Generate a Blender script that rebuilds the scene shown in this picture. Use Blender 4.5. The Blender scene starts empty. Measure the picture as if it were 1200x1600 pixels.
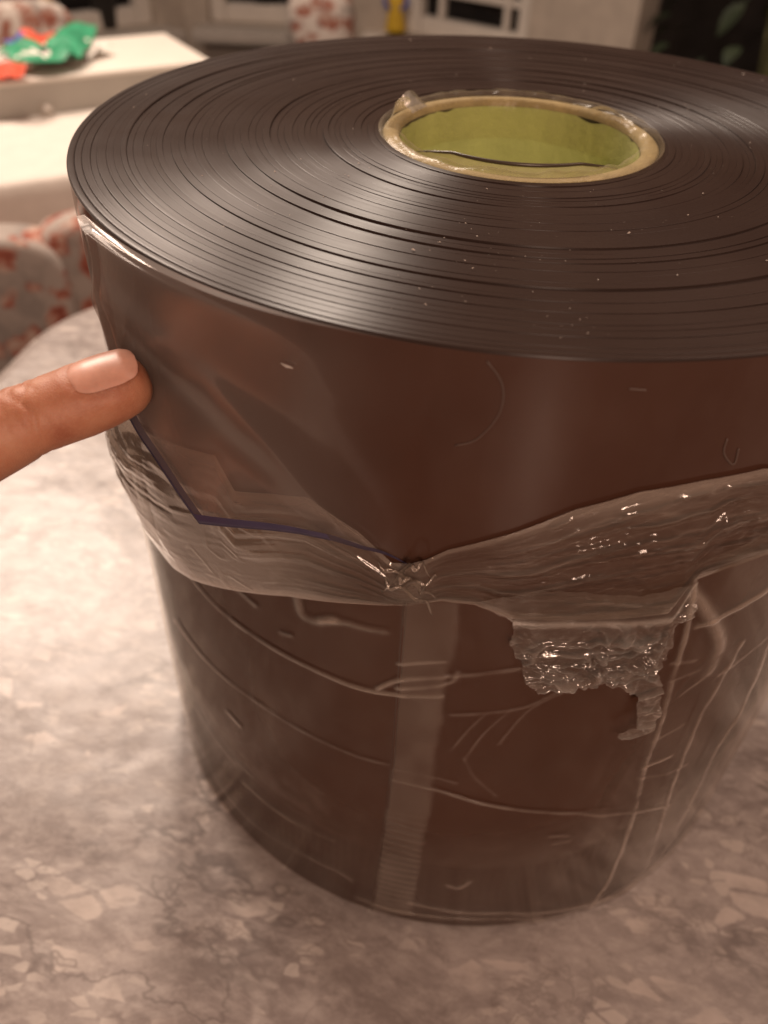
import bpy, bmesh, math, random
import numpy as np
from mathutils import Vector, Matrix

# ------------------------------------------------------------------ camera
scene = bpy.context.scene
cam_d = bpy.data.cameras.new('camera'); cam = bpy.data.objects.new('camera', cam_d)
scene.collection.objects.link(cam); scene.camera = cam
CAM = Vector((0, -0.2631, 0.3256))
YAW, PITCH, ROLL = -0.1373, -0.7235, 0.0412
fw = Vector((math.sin(YAW)*math.cos(PITCH), math.cos(YAW)*math.cos(PITCH), math.sin(PITCH)))
r0 = Vector((math.cos(YAW), -math.sin(YAW), 0)); u0 = r0.cross(fw)
rt = r0*math.cos(ROLL) + u0*math.sin(ROLL); up = -r0*math.sin(ROLL) + u0*math.cos(ROLL)
M3 = Matrix((rt, up, -fw)).transposed()
cam.matrix_world = Matrix.Translation(CAM) @ M3.to_4x4()
cam_d.sensor_fit = 'VERTICAL'; cam_d.sensor_height = 24.0
cam_d.lens = 24.0*1277.7/1600.0
cam_d.clip_start = 0.01; cam_d.clip_end = 60
cam_d.dof.use_dof = True; cam_d.dof.focus_distance = 0.20; cam_d.dof.aperture_fstop = 7.5

# ------------------------------------------------------------------ light
w = bpy.data.worlds.new('World'); scene.world = w; w.use_nodes = True
bg = w.node_tree.nodes['Background']
bg.inputs[0].default_value = (1.0, 0.72, 0.57, 1); bg.inputs[1].default_value = 0.22
def area(name, loc, target, size, power, col, size_y=None):
    d = bpy.data.lights.new(name, 'AREA'); d.shape = 'DISK' if size_y is None else 'ELLIPSE'
    d.size = size
    if size_y: d.size_y = size_y
    d.energy = power; d.color = col
    o = bpy.data.objects.new(name, d); scene.collection.objects.link(o)
    o.location = loc
    o.rotation_euler = (Vector(target)-Vector(loc)).to_track_quat('-Z', 'Y').to_euler()
    return o
area('lamp_over_far_table', (-1.02, 1.02, 1.22), (-0.35, 0.35, 0), 0.55, 24, (1.0, 0.80, 0.66))
area('second_lamp', (-0.43, 1.05, 1.27), (-0.1, 0.0, 0.1), 0.20, 16, (1.0, 0.83, 0.69))
area('ceiling_lamp', (0.9, 0.1, 1.6), (0.1, -0.1, 0), 0.9, 7, (1.0, 0.68, 0.52))
area('lamp_behind_viewer', (0.45, -1.75, 1.10), (0.0, 0.0, 0.15), 0.40, 19, (1.0, 0.68, 0.52))
scene.view_settings.view_transform = 'Standard'; scene.view_settings.look = 'None'
scene.view_settings.exposure = 0.0; scene.view_settings.gamma = 1.0
scene.render.engine = 'CYCLES'
scene.cycles.transparent_max_bounces = 24

rng = np.random.default_rng(7); random.seed(7)
R, H = 0.130, 0.2494
PI = math.pi

# ------------------------------------------------------------------ helpers
def link(o): scene.collection.objects.link(o); return o
def empty(name, loc=(0, 0, 0), rz=0.0):
    o = bpy.data.objects.new(name, None); o.location = loc; o.rotation_euler = (0, 0, rz); o.empty_display_size = 0.02
    return link(o)
def tag(o, label=None, cat=None, group=None, kind=None):
    if label: o['label'] = label
    if cat: o['category'] = cat
    if group: o['group'] = group
    if kind: o['kind'] = kind
    return o
def mk(name, v, f, mat, parent=None, smooth=True):
    me = bpy.data.meshes.new(name)
    v = np.asarray(v, float)
    me.from_pydata(v.tolist(), [], [tuple(int(i) for i in q) for q in f]); me.update()
    if smooth: me.polygons.foreach_set('use_smooth', [True]*len(me.polygons))
    for m in (mat if isinstance(mat, (list, tuple)) else [mat]): me.materials.append(m)
    o = link(bpy.data.objects.new(name, me)); o.parent = parent
    return o
def bm_obj(name, bm, mat, parent=None, smooth=False):
    me = bpy.data.meshes.new(name); bm.to_mesh(me); bm.free()
    if smooth: me.polygons.foreach_set('use_smooth', [True]*len(me.polygons))
    for m in (mat if isinstance(mat, (list, tuple)) else [mat]): me.materials.append(m)
    o = link(bpy.data.objects.new(name, me)); o.parent = parent
    return o
def box_bm(c, s, bevel=0.0, rz=0.0, bm=None, seg=2):
    own = bm is None
    bm = bm or bmesh.new()
    r = bmesh.ops.create_cube(bm, size=1.0)
    vs = r['verts']
    for v in vs: v.co = Vector((v.co.x*s[0], v.co.y*s[1], v.co.z*s[2]))
    if bevel:
        es = list({e for v in vs for e in v.link_edges})
        b = bmesh.ops.bevel(bm, geom=es, offset=bevel, segments=seg, affect='EDGES', profile=0.5)
        vs = list({v for f in b['faces'] for v in f.verts} | {v for v in vs if v.is_valid})
    m = Matrix.Translation(c) @ Matrix.Rotation(rz, 4, 'Z')
    for v in vs: v.co = m @ v.co
    return bm
def box(name, c, s, mat, parent=None, bevel=0.0, rz=0.0):
    return bm_obj(name, box_bm(c, s, bevel, rz), mat, parent)
def grid_faces(nu, nv, wrap=False, off=0):
    f = []
    for i in range(nu if wrap else nu-1):
        a = i*nv; b = ((i+1) % nu)*nv
        for j in range(nv-1): f.append((off+a+j, off+b+j, off+b+j+1, off+a+j+1))
    return f
def lathe(name, prof, n, mat, parent=None, smooth=True, wob=None, close=False):
    prof = np.array(prof, float); th = np.linspace(0, 2*PI, n, endpoint=False)
    v = np.zeros((n, len(prof), 3))
    v[..., 0] = np.sin(th)[:, None]*prof[None, :, 0]; v[..., 1] = -np.cos(th)[:, None]*prof[None, :, 0]
    v[..., 2] = prof[None, :, 1]
    if wob is not None: v[..., 2] += wob(th)[:, None]*(prof[None, :, 1] > 0.5*prof[:, 1].max())
    f = grid_faces(n, len(prof), True)
    return mk(name, v.reshape(-1, 3), f, mat, parent, smooth)
def tube_mesh(pts, rad, n=8):
    pts = [Vector(p) for p in pts]; V = []; F = []
    for i, p in enumerate(pts):
        t = (pts[min(i+1, len(pts)-1)]-pts[max(i-1, 0)]).normalized()
        a = t.orthogonal().normalized() if i == 0 else (a - t*a.dot(t)).normalized()
        b = t.cross(a); r = rad[i] if hasattr(rad, '__len__') else rad
        for k in range(n):
            q = 2*PI*k/n; V.append(p + (a*math.cos(q)+b*math.sin(q))*r)
    for i in range(len(pts)-1):
        for k in range(n): F.append((i*n+k, i*n+(k+1) % n, (i+1)*n+(k+1) % n, (i+1)*n+k))
    F.append(tuple(range(n))[::-1]); F.append(tuple((len(pts)-1)*n+k for k in range(n)))
    return V, F
_perm = rng.random((256, 256))
def vnoise(x, y, seed=0):
    x = np.asarray(x, float)+seed*17.3; y = np.asarray(y, float)+seed*31.7
    xi = np.floor(x).astype(int); yi = np.floor(y).astype(int); fx = x-xi; fy = y-yi
    fx = fx*fx*(3-2*fx); fy = fy*fy*(3-2*fy)
    g = lambda a, b: _perm[a % 256, b % 256]
    return (g(xi, yi)*(1-fx)*(1-fy)+g(xi+1, yi)*fx*(1-fy)+g(xi, yi+1)*(1-fx)*fy+g(xi+1, yi+1)*fx*fy)*2-1
def fbm(x, y, seed=0, o=3):
    s = 0; a = 1
    for k in range(o): s = s+a*vnoise(x*2**k, y*2**k, seed+k*3); a *= .5
    return s/1.75
def cyl(th, z, rad):
    th = np.asarray(th); return np.stack([np.sin(th)*rad, -np.cos(th)*rad, z+0*th], -1)
def resample(P, n):
    P = np.array(P, float); L = np.r_[0, np.cumsum(np.linalg.norm(np.diff(P[:, :2], axis=0)*[R*PI/180, 1], axis=1))]
    t = np.linspace(0, L[-1], n); return np.stack([np.interp(t, L, P[:, k]) for k in range(P.shape[1])], 1)
def smooth_curve(P, n):
    P = np.array(P, float); Q = []
    for i in range(len(P)-1):
        p0, p1, p2, p3 = P[max(i-1, 0)], P[i], P[i+1], P[min(i+2, len(P)-1)]
        for t in np.linspace(0, 1, 10, endpoint=False):
            Q.append(.5*((2*p1)+(p2-p0)*t+(2*p0-5*p1+4*p2-p3)*t*t+(3*p1-p0-3*p2+p3)*t**3))
    Q.append(P[-1]); return resample(Q, n)

# ------------------------------------------------------------------ materials
class NT:
    def __init__(s, name):
        s.m = bpy.data.materials.new(name); s.m.use_nodes = True; s.t = s.m.node_tree; s.t.nodes.clear()
        s.out = s.n('ShaderNodeOutputMaterial')
    def n(s, t, ins=None, **kw):
        x = s.t.nodes.new(t)
        for k, v in kw.items(): setattr(x, k, v)
        for k, v in (ins or {}).items():
            i = x.inputs[k]
            if hasattr(v, 'is_output') or isinstance(v, bpy.types.NodeSocket): s.t.links.new(v, i)
            else: i.default_value = v
        return x
    def co(s): return s.n('ShaderNodeTexCoord').outputs['Object']
    def map(s, vec, scale=(1, 1, 1), loc=(0, 0, 0), rot=(0, 0, 0)):
        return s.n('ShaderNodeMapping', {'Vector': vec, 'Scale': scale, 'Location': loc, 'Rotation': rot}).outputs[0]
    def noise(s, vec, scale, detail=4, rough=.55, dist=0): return s.n('ShaderNodeTexNoise', {'Vector': vec, 'Scale': scale, 'Detail': detail, 'Roughness': rough, 'Distortion': dist}).outputs['Fac']
    def ramp(s, fac, stops, interp='LINEAR'):
        x = s.n('ShaderNodeValToRGB', {'Fac': fac}); x.color_ramp.interpolation = interp
        e = x.color_ramp.elements
        while len(e) > 1: e.remove(e[-1])
        e[0].position = stops[0][0]; e[0].color = stops[0][1] if len(stops[0][1]) == 4 else (*stops[0][1], 1)
        for p, c in stops[1:]:
            q = e.new(p); q.color = c if len(c) == 4 else (*c, 1)
        return x.outputs[0]
    def mix(s, f, a, b, mode='MIX'):
        x = s.n('ShaderNodeMix', data_type='RGBA', blend_type=mode)
        for k, v in ((0, f), (6, a), (7, b)):
            if isinstance(v, bpy.types.NodeSocket): s.t.links.new(v, x.inputs[k])
            else: x.inputs[k].default_value = v if k == 0 or len(v) == 4 else (*v, 1)
        return x.outputs[2]
    def math(s, op, a, b=0.0, clamp=False):
        x = s.n('ShaderNodeMath', operation=op, use_clamp=clamp)
        for k, v in ((0, a), (1, b)):
            if isinstance(v, bpy.types.NodeSocket): s.t.links.new(v, x.inputs[k])
            else: x.inputs[k].default_value = v
        return x.outputs[0]
    def bump(s, h, strength=.3, dist=.001, normal=None):
        d = {'Height': h, 'Strength': strength, 'Distance': dist}
        if normal is not None: d['Normal'] = normal
        return s.n('ShaderNodeBump', d).outputs[0]
    def pbr(s, **kw):
        p = s.n('ShaderNodeBsdfPrincipled')
        for k, v in kw.items():
            i = p.inputs[k.replace('_', ' ')]
            if isinstance(v, bpy.types.NodeSocket): s.t.links.new(v, i)
            else: i.default_value = (*v, 1) if isinstance(v, tuple) and len(v) == 3 and i.type == 'RGBA' else v
        return p.outputs[0]
    def done(s, sh): s.t.links.new(sh, s.out.inputs[0]); return s.m

def mat_plain(name, col, rough=.6, var=.12, scale=30, bump=0.0, **kw):
    n = NT(name); c = n.co(); f = n.noise(c, scale, 4)
    d = tuple(x*(1-var) for x in col); l = tuple(min(1, x*(1+var)) for x in col)
    k = dict(Base_Color=n.ramp(f, [(.3, d), (.7, l)]), Roughness=rough); k.update(kw)
    if bump: k['Normal'] = n.bump(n.noise(c, scale*4, 5), bump, .002)
    return n.done(n.pbr(**k))

def mat_marble():
    n = NT('marble_print_vinyl'); c = n.co()
    ws = n.n('ShaderNodeTexNoise', {'Vector': c, 'Scale': 16.0, 'Detail': 4.0}).outputs['Color']
    wv = n.n('ShaderNodeVectorMath', {0: ws, 1: (.5, .5, .5)}, operation='SUBTRACT').outputs[0]
    wv = n.n('ShaderNodeVectorMath', {0: wv, 'Scale': .022}, operation='SCALE').outputs[0]
    cw = n.n('ShaderNodeVectorMath', {0: c, 1: wv}, operation='ADD').outputs[0]
    wf = n.n('ShaderNodeVectorMath', {0: wv, 'Scale': .4}, operation='SCALE').outputs[0]; cf = n.n('ShaderNodeVectorMath', {0: c, 1: wf}, operation='ADD').outputs[0]
    st = n.map(cw, (1, 1.5, 1), rot=(0, 0, .6))
    base = n.ramp(n.noise(st, 16, 8, .66), [(.30, (.165, .130, .118)), (.45, (.25, .205, .188)), (.58, (.33, .28, .258)), (.75, (.43, .37, .345))])
    fine = n.noise(n.map(cw, (1, 2.0, 1), rot=(0, 0, .75)), 85, 6, .7)
    base = n.mix(n.ramp(fine, [(.42, (0, 0, 0)), (.66, (.75, .75, .75))]), base, (.47, .41, .375))
    fine2 = n.noise(n.map(cw, (1, 1.6, 1), (3, 9, 0), (0, 0, -.5)), 110, 6, .7)
    base = n.mix(n.ramp(fine2, [(.50, (0, 0, 0)), (.70, (.6, .6, .6))]), base, (.20, .16, .145))
    # pale angular fragments in drifts
    def frag(scale, lo, mscale, loc, mlo):
        v = n.n('ShaderNodeTexVoronoi', {'Vector': n.map(cf, (1, 2.0, 1), loc, (0, 0, .9)), 'Scale': scale, 'Randomness': 1.0})
        e = n.n('ShaderNodeTexVoronoi', {'Vector': n.map(cf, (1, 2.0, 1), loc, (0, 0, .9)), 'Scale': scale, 'Randomness': 1.0}, feature='DISTANCE_TO_EDGE').outputs['Distance']
        rnd = n.n('ShaderNodeSeparateColor', {0: v.outputs['Color']}).outputs[0]
        a = n.math('GREATER_THAN', rnd, lo)
        ed = n.ramp(n.math('ADD', e, n.math('MULTIPLY', n.math('SUBTRACT', n.noise(c, 260, 4), .5), .22)), [(.06, (0, 0, 0)), (.13, (1, 1, 1))])
        msk = n.ramp(n.noise(n.map(c, loc=loc), mscale, 3), [(mlo, (0, 0, 0)), (mlo+.1, (1, 1, 1))])
        return n.math('MULTIPLY', n.math('MULTIPLY', a, ed), msk)
    base = n.mix(n.math('MULTIPLY', frag(58, .80, 14, (3, 1, 0), .45), .8), base, (.56, .48, .43))
    base = n.mix(n.math('MULTIPLY', frag(120, .78, 16, (1, 7, 0), .45), .7), base, (.54, .47, .42))
    base = n.mix(n.math('MULTIPLY', frag(27, .86, 9, (5, 2, 0), .52), .3), base, (.50, .43, .39))
    # dark cracks
    def cracks(scale, wd, mscale, mlo, rot, loc):
        e = n.n('ShaderNodeTexVoronoi', {'Vector': n.map(cw, (1, 2.6, 1), loc, (0, 0, rot)), 'Scale': scale, 'Randomness': 1.0}, feature='DISTANCE_TO_EDGE').outputs['Distance']
        l = n.ramp(e, [(0, (1, 1, 1)), (wd, (0, 0, 0))])
        m = n.ramp(n.noise(n.map(c, loc=loc), mscale, 3), [(mlo, (0, 0, 0)), (mlo+.12, (1, 1, 1))])
        return n.math('MULTIPLY', l, m)
    def veins(scale, wd, st_, rot, loc, mscale, mlo):
        v = n.noise(n.map(cw, (1, st_, 1), loc, (0, 0, rot)), scale, 5, .6)
        l = n.ramp(n.math('ABSOLUTE', n.math('SUBTRACT', v, .5)), [(0, (1, 1, 1)), (wd, (0, 0, 0))])
        m = n.ramp(n.noise(n.map(c, loc=loc), mscale, 3), [(mlo, (0, 0, 0)), (mlo+.1, (1, 1, 1))])
        return n.math('MULTIPLY', l, m)
    base = n.mix(n.math('MULTIPLY', veins(7, .016, 2.0, 1.0, (2, 2, 0), 8, .44), .75), base, (.15, .12, .108))
    base = n.mix(n.math('MULTIPLY', veins(13, .016, 1.7, .3, (4, 6, 0), 9, .46), .65), base, (.15, .12, .108))
    base = n.mix(n.math('MULTIPLY', veins(30, .022, 1.6, 1.3, (9, 1, 0), 12, .48), .5), base, (.17, .135, .12))
    base = n.mix(n.math('MULTIPLY', cracks(13, .022, 9, .50, 1.0, (2, 2, 0)), .4), base, (.15, .12, .108))
    dk = n.ramp(n.noise(n.map(cw, (1, 1.8, 1), (8, 3, 0), (0, 0, .5)), 26, 6, .65), [(.52, (0, 0, 0)), (.68, (1, 1, 1))])
    base = n.mix(n.math('MULTIPLY', dk, .45), base, (.23, .19, .17))
    nb = n.bump(n.noise(n.map(c, (1, 1, 1)), 22, 2), .35, .004)
    nb = n.bump(n.noise(c, 700, 3), .12, .0006, nb)
    return n.done(n.pbr(Base_Color=base, Roughness=.31, Specular_IOR_Level=.5, Normal=nb))

def mat_pvc(name, rough, top=False):
    n = NT(name); c = n.co()
    base = n.ramp(n.noise(c, 40, 4), [(.3, (.064, .027, .017)), (.7, (.076, .034, .022))])
    if top:
        sp_ = n.n('ShaderNodeSeparateXYZ', {0: c}); rr = n.math('SQRT', n.math('ADD', n.math('MULTIPLY', sp_.outputs[0], sp_.outputs[0]), n.math('MULTIPLY', sp_.outputs[1], sp_.outputs[1])))
        cv = n.n('ShaderNodeCombineXYZ', {0: rr}).outputs[0]
        f = n.math('ADD', n.noise(cv, 2200, 2), n.math('MULTIPLY', n.noise(n.map(cv, loc=(7, 3, 0)), 420, 3), 2.0)); r = n.ramp(n.noise(c, 60, 4), [(.3, (rough*.95,)*3), (.7, (rough*1.08,)*3)]); tg = n.n('ShaderNodeTangent', direction_type='RADIAL', axis='Z').outputs[0]
        base = n.ramp(n.noise(c, 40, 4), [(.3, (.030, .017, .013)), (.7, (.036, .021, .016))])
        return n.done(n.pbr(Base_Color=base, Roughness=r, Specular_IOR_Level=.27, Anisotropic=.85, Anisotropic_Rotation=0.25, Tangent=tg, Normal=n.bump(f, .22, .0003)))
    nb = n.bump(n.noise(n.map(c, (1, 1, .05)), 26, 2), .55, .0012)
    return n.done(n.pbr(Base_Color=base, Roughness=rough, Specular_IOR_Level=.3, Normal=nb))

def mat_film(name, tint=(.80, .70, .60), rough=.14, gl=1.2, nscale=140, bumpy=.06):
    n = NT(name); c = n.co()
    a = n.n('ShaderNodeAttribute', attribute_name='fold').outputs['Fac']
    nb = n.bump(n.noise(c, nscale, 4, .6), bumpy, .0012)
    dif = n.n('ShaderNodeBsdfDiffuse', {'Color': (*tint, 1), 'Normal': nb}).outputs[0]
    trl = n.n('ShaderNodeBsdfTranslucent', {'Color': (*tint, 1), 'Normal': nb}).outputs[0]
    body = n.n('ShaderNodeMixShader', {0: .35, 1: dif, 2: trl}).outputs[0]
    tr = n.n('ShaderNodeBsdfTransparent', {'Color': (.97, .95, .92, 1)}).outputs[0]
    m1 = n.n('ShaderNodeMixShader', {0: a, 1: tr, 2: body}).outputs[0]
    g = n.n('ShaderNodeBsdfGlossy', {'Color': (1, .97, .94, 1), 'Roughness': rough, 'Normal': nb}).outputs[0]
    fr = n.n('ShaderNodeFresnel', {'IOR': 1.48, 'Normal': nb}).outputs[0]
    m2 = n.n('ShaderNodeMixShader', {0: n.math('MULTIPLY', fr, n.math('MULTIPLY', n.math('ADD', n.math('MULTIPLY', a, 3.2), .07, True), gl)), 1: m1, 2: g}).outputs[0]
    return n.done(m2)

def mat_flap():
    n = NT('clear_pvc_sheet'); c = n.co()
    nb = n.bump(n.noise(c, 30, 2), .10, .001)
    fd = n.n('ShaderNodeAttribute', attribute_name='fold').outputs['Fac']      # sheet merges with the winding on the right
    tr = n.n('ShaderNodeBsdfTransparent', {'Color': n.mix(fd, (1, 1, 1), (.92, .89, .87))}).outputs[0]
    d = n.n('ShaderNodeBsdfDiffuse', {'Color': (.30, .235, .205, 1)}).outputs[0]
    m = n.n('ShaderNodeMixShader', {0: n.math('MULTIPLY', fd, .20), 1: tr, 2: d}).outputs[0]
    g = n.n('ShaderNodeBsdfGlossy', {'Color': (1, .97, .95, 1), 'Roughness': .24, 'Normal': nb}).outputs[0]
    fr = n.n('ShaderNodeFresnel', {'IOR': 1.5, 'Normal': nb}).outputs[0]
    return n.done(n.n('ShaderNodeMixShader', {0: n.math('MULTIPLY', fr, n.math('MULTIPLY', fd, .32)), 1: m, 2: g}).outputs[0])

def mat_floral(name, ground=(.38, .32, .28), scale=32.0):
    n = NT(name); c = n.co()
    ws = n.n('ShaderNodeTexNoise', {'Vector': c, 'Scale': 30.0, 'Detail': 3.0}).outputs['Color']
    cw = n.n('ShaderNodeVectorMath', {0: c, 1: n.n('ShaderNodeVectorMath', {0: ws, 'Scale': .05}, operation='SCALE').outputs[0]}, operation='ADD').outputs[0]
    base = n.ramp(n.noise(c, 14, 4), [(.35, tuple(x*.8 for x in ground)), (.7, ground)])
    grey = n.ramp(n.noise(cw, 17, 4), [(.50, (0, 0, 0)), (.58, (1, 1, 1))])
    base = n.mix(n.math('MULTIPLY', grey, .7), base, (.22, .19, .17))
    v = n.n('ShaderNodeTexVoronoi', {'Vector': cw, 'Scale': scale}); d = v.outputs['Distance']
    rnd = n.n('ShaderNodeSeparateColor', {0: v.outputs['Color']}).outputs[0]
    fl = n.math('MULTIPLY', n.ramp(d, [(.40, (1, 1, 1)), (.55, (0, 0, 0))]), n.math('GREATER_THAN', rnd, .15))
    pet = n.ramp(n.noise(cw, 60, 4), [(.35, (.20, .05, .035)), (.48, (.32, .10, .06)), (.6, (.45, .32, .26))])
    base = n.mix(fl, base, pet)
    return n.done(n.pbr(Base_Color=base, Roughness=.9, Normal=n.bump(n.noise(c, 300, 3), .3, .002)))

def mat_skin():
    n = NT('skin'); c = n.co()
    b = n.ramp(n.noise(c, 90, 5), [(.3, (.36, .120, .062)), (.5, (.46, .185, .100)), (.7, (.52, .240, .140))])
    b = n.mix(n.ramp(n.noise(c, 1100, 3), [(.5, (0, 0, 0)), (.8, (.35, .35, .35))]), b, (.55, .27, .16))
    h = n.n('ShaderNodeTexVoronoi', {'Vector': c, 'Scale': 1700.0}, feature='DISTANCE_TO_EDGE').outputs['Distance']
    nb = n.bump(h, .3, .0003); nb = n.bump(n.noise(c, 260, 2), .08, .0006, nb)
    return n.done(n.pbr(Base_Color=b, Roughness=.52, Subsurface_Weight=.25, Subsurface_Radius=(.006, .002, .001), Subsurface_Scale=.6, Normal=nb))

def mat_leaf():
    n = NT('dark_leaf'); c = n.co()
    return n.done(n.pbr(Base_Color=n.ramp(n.noise(c, 12, 3), [(.3, (.018, .030, .015)), (.7, (.055, .070, .04))]), Roughness=.4))

M = dict(
 marble=mat_marble(), pvc=mat_pvc('wound_strip_pvc', .09), pvct=mat_pvc('strip_edge_pvc', .36, True),
 film=mat_film('stretch_film', (.76, .60, .48), .12, 2.2, 420, .08), crinkle=mat_film('crinkled_film', (.85, .74, .62), .13, 5.0, 400, .2), collar=mat_film('core_film', (.72, .62, .40), .22, .5, 300, .25),
 flap=mat_flap(), edge=mat_plain('violet_cut_edge', (.055, .042, .085), .3, .15, 200),
 hem=mat_plain('dark_film_hem', (.06, .042, .025), .3), card=mat_plain('tan_cardboard', (.31, .24, .11), .85, .2, 120, .4), green=mat_plain('green_core_paper', (.42, .45, .155), .85, .12, 60, .3),
 scuff=mat_plain('pale_scuff', (.11, .07, .055), .4), dust=mat_plain('dust_fleck', (.55, .48, .42), .8), skin=mat_skin(),
 nail=mat_plain('finger_nail', (.60, .30, .215), .38, .1, 300, 0, Subsurface_Weight=.2, Subsurface_Radius=(.004, .0015, .001), Coat_Weight=.12, Coat_Roughness=.35),
 cloth=mat_plain('white_table_cloth', (.62, .56, .50), .7, .05, 40, .15), boxw=mat_plain('white_board', (.66, .60, .53), .6, .04, 20),
 boxs=mat_plain('shaded_white_board_side', (.36, .33, .29), .6, .05, 20),  # same white board, with the shade on its sides put into the colour
 wood=mat_plain('dark_wood', (.09, .055, .035), .45, .3, 20), floor=mat_plain('brown_floor', (.10, .06, .045), .5, .3, 6),
 wall=mat_plain('beige_plaster', (.42, .36, .30), .9, .1, 25, .3), frame=mat_plain('white_window_paint', (.60, .55, .49), .5, .05, 20),
 rail=mat_plain('grey_panel_paint', (.40, .36, .32), .55, .05, 20),
 glass=mat_plain('night_window_pane', (.012, .011, .011), .08, .2, 5), potd=mat_plain('charcoal_pot', (.045, .042, .040), .6, .1, 40),
 potb=mat_plain('black_pot', (.014, .013, .012), .5, .1, 40), floral=mat_floral('floral_cover'), floral2=mat_floral('pale_floral_cloth', (.74, .65, .58), 24.0),
 gold=mat_plain('ochre_glaze', (.50, .33, .12), .4, .3, 40), brown=mat_plain('brown_glaze', (.12, .06, .03), .4, .3, 40),
 yellow=mat_plain('yellow_paint', (.62, .40, .03), .5, .15, 40), blue=mat_plain('blue_print', (.06, .09, .36), .5, .15, 60), red=mat_plain('red_print', (.62, .09, .045), .5, .2, 60),
 greenp=mat_plain('green_print', (.035, .26, .13), .45, .2, 60), whitep=mat_plain('white_print', (.75, .68, .62), .5, .05, 60),
 leaf=mat_leaf(), dark=mat_plain('dark_panel', (.022, .017, .014), .8, .3, 8), stem=mat_plain('pale_stem', (.10, .10, .035), .6),
)

# ================================================================== setting
def sheet(name, x0, x1, y0, y1, z, mat):
    o = mk(name, [(x0, y0, z), (x1, y0, z), (x1, y1, z), (x0, y1, z)], [(0, 1, 2, 3)], mat, None, False); tag(o, kind='structure'); return o
FLOOR = -0.75
sheet('floor', -3.2, 2.6, -1.6, 3.6, FLOOR, M['floor'])

# bay of walls with low window sills; plan points left to right
SILL = -0.20
PLAN = [(-2.05, 1.015), (-1.005, 2.345), (-0.40, 2.405), (0.245, 2.065)]
def facet_frame(a, b):
    a = Vector((*a, 0)); b = Vector((*b, 0)); d = (b-a); L = d.length; d.normalize()
    return a, d, Vector((d.y, -d.x, 0)), L, math.atan2(d.y, d.x)      # normal points into the room
def wall_with_opening(name, a, b, x0, x1, z0, z1, top=1.6, t=.12):
    A, d, nrm, L, rz = facet_frame(a, b)
    bm = bmesh.new()
    def blk(u0, u1, w0, w1):
        if u1-u0 < .005 or w1-w0 < .005: return
        c = A+d*((u0+u1)/2)-nrm*(t/2); c.z = (w0+w1)/2
        box_bm(c, (u1-u0, t, w1-w0), 0, rz, bm)
    blk(0, x0, FLOOR, top); blk(x1, L, FLOOR, top); blk(x0, x1, FLOOR, z0); blk(x0, x1, z1, top)
    o = bm_obj(name, bm, M['wall']); tag(o, kind='structure'); return o
def window(label, a, b, x0, x1, z0, z1, mx, mz, group='windows of the bay', fw=.045):
    A, d, nrm, L, rz = facet_frame(a, b)
    base = A+d*((x0+x1)/2); base.z = z0
    root = empty('window', base, rz); tag(root, label, 'window', group)
    W = x1-x0; Hh = z1-z0
    # local axes: x along the wall, y away from the room (behind)
    bm = bmesh.new()
    for cx, cz, sx, sz in ((-W/2+fw/2, Hh/2, fw, Hh), (W/2-fw/2, Hh/2, fw, Hh)): box_bm((cx, .05, cz), (sx, .05, sz), .004, 0, bm)
    for cz in (fw/2, Hh-fw/2): box_bm((0, .05, cz), (W-2*fw-.001, .046, fw), .004, 0, bm)
    bm_obj('frame', bm, M['frame'], root)
    xs = [-W/2+fw]+list(mx)+[W/2-fw]; zs = [fw]+list(mz)+[Hh-fw]
    for x in mx: box('muntin', (x, .05, Hh/2), (.017, .034, Hh-2*fw-.002), M['frame'], root, .003)
    for z in mz:
        for i in range(len(xs)-1):
            l = xs[i]+(.009 if i else 0); r = xs[i+1]-(.009 if i < len(xs)-2 else 0)
            box('muntin', ((l+r)/2, .05, z), (r-l-.001, .030, .017), M['frame'], root, .003)
    for i in range(len(xs)-1):
        for j in range(len(zs)-1):
            box('pane', ((xs[i]+xs[i+1])/2, .056, (zs[j]+zs[j+1])/2), (xs[i+1]-xs[i]-.006, .004, zs[j+1]-zs[j]-.006), M['glass'], root)
    box('sill', (0, -.045, -.0175), (W+.06, .11, .033), M['rail'], root, .006)
    for k, (zz, hh) in enumerate(((-.085, .05), (-.17, .05))):
        box('moulding', (0, -.012, zz), (W+.02, .020, hh), M['rail'], root, .006)
    return root
def facet_window(i, x0, x1, label, mx, mz, name):
    wall_with_opening(name, PLAN[i], PLAN[i+1], x0, x1, SILL, .95)
    return window(label, PLAN[i], PLAN[i+1], x0, x1, SILL, .95, mx, mz)
facet_window(0, .70, 1.60, 'low bay window with a grey plant pot and ochre figurine on its sill', [0.0], [.55], 'wall_left')
facet_window(1, .07, .40, 'low bay window with a black pot and a thin stem on its sill', [], [.55], 'wall_back')
facet_window(2, .03, .435, 'white muntined window showing black night behind its small panes', [-.095, .115], [.11, .42, .70], 'wall_right')
o = box('wall_dark', (0.82, 2.62, .4), (1.4, .06, 2.3), M['dark']); tag(o, kind='structure')  # plain dark panel closing off the view behind the plant

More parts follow.
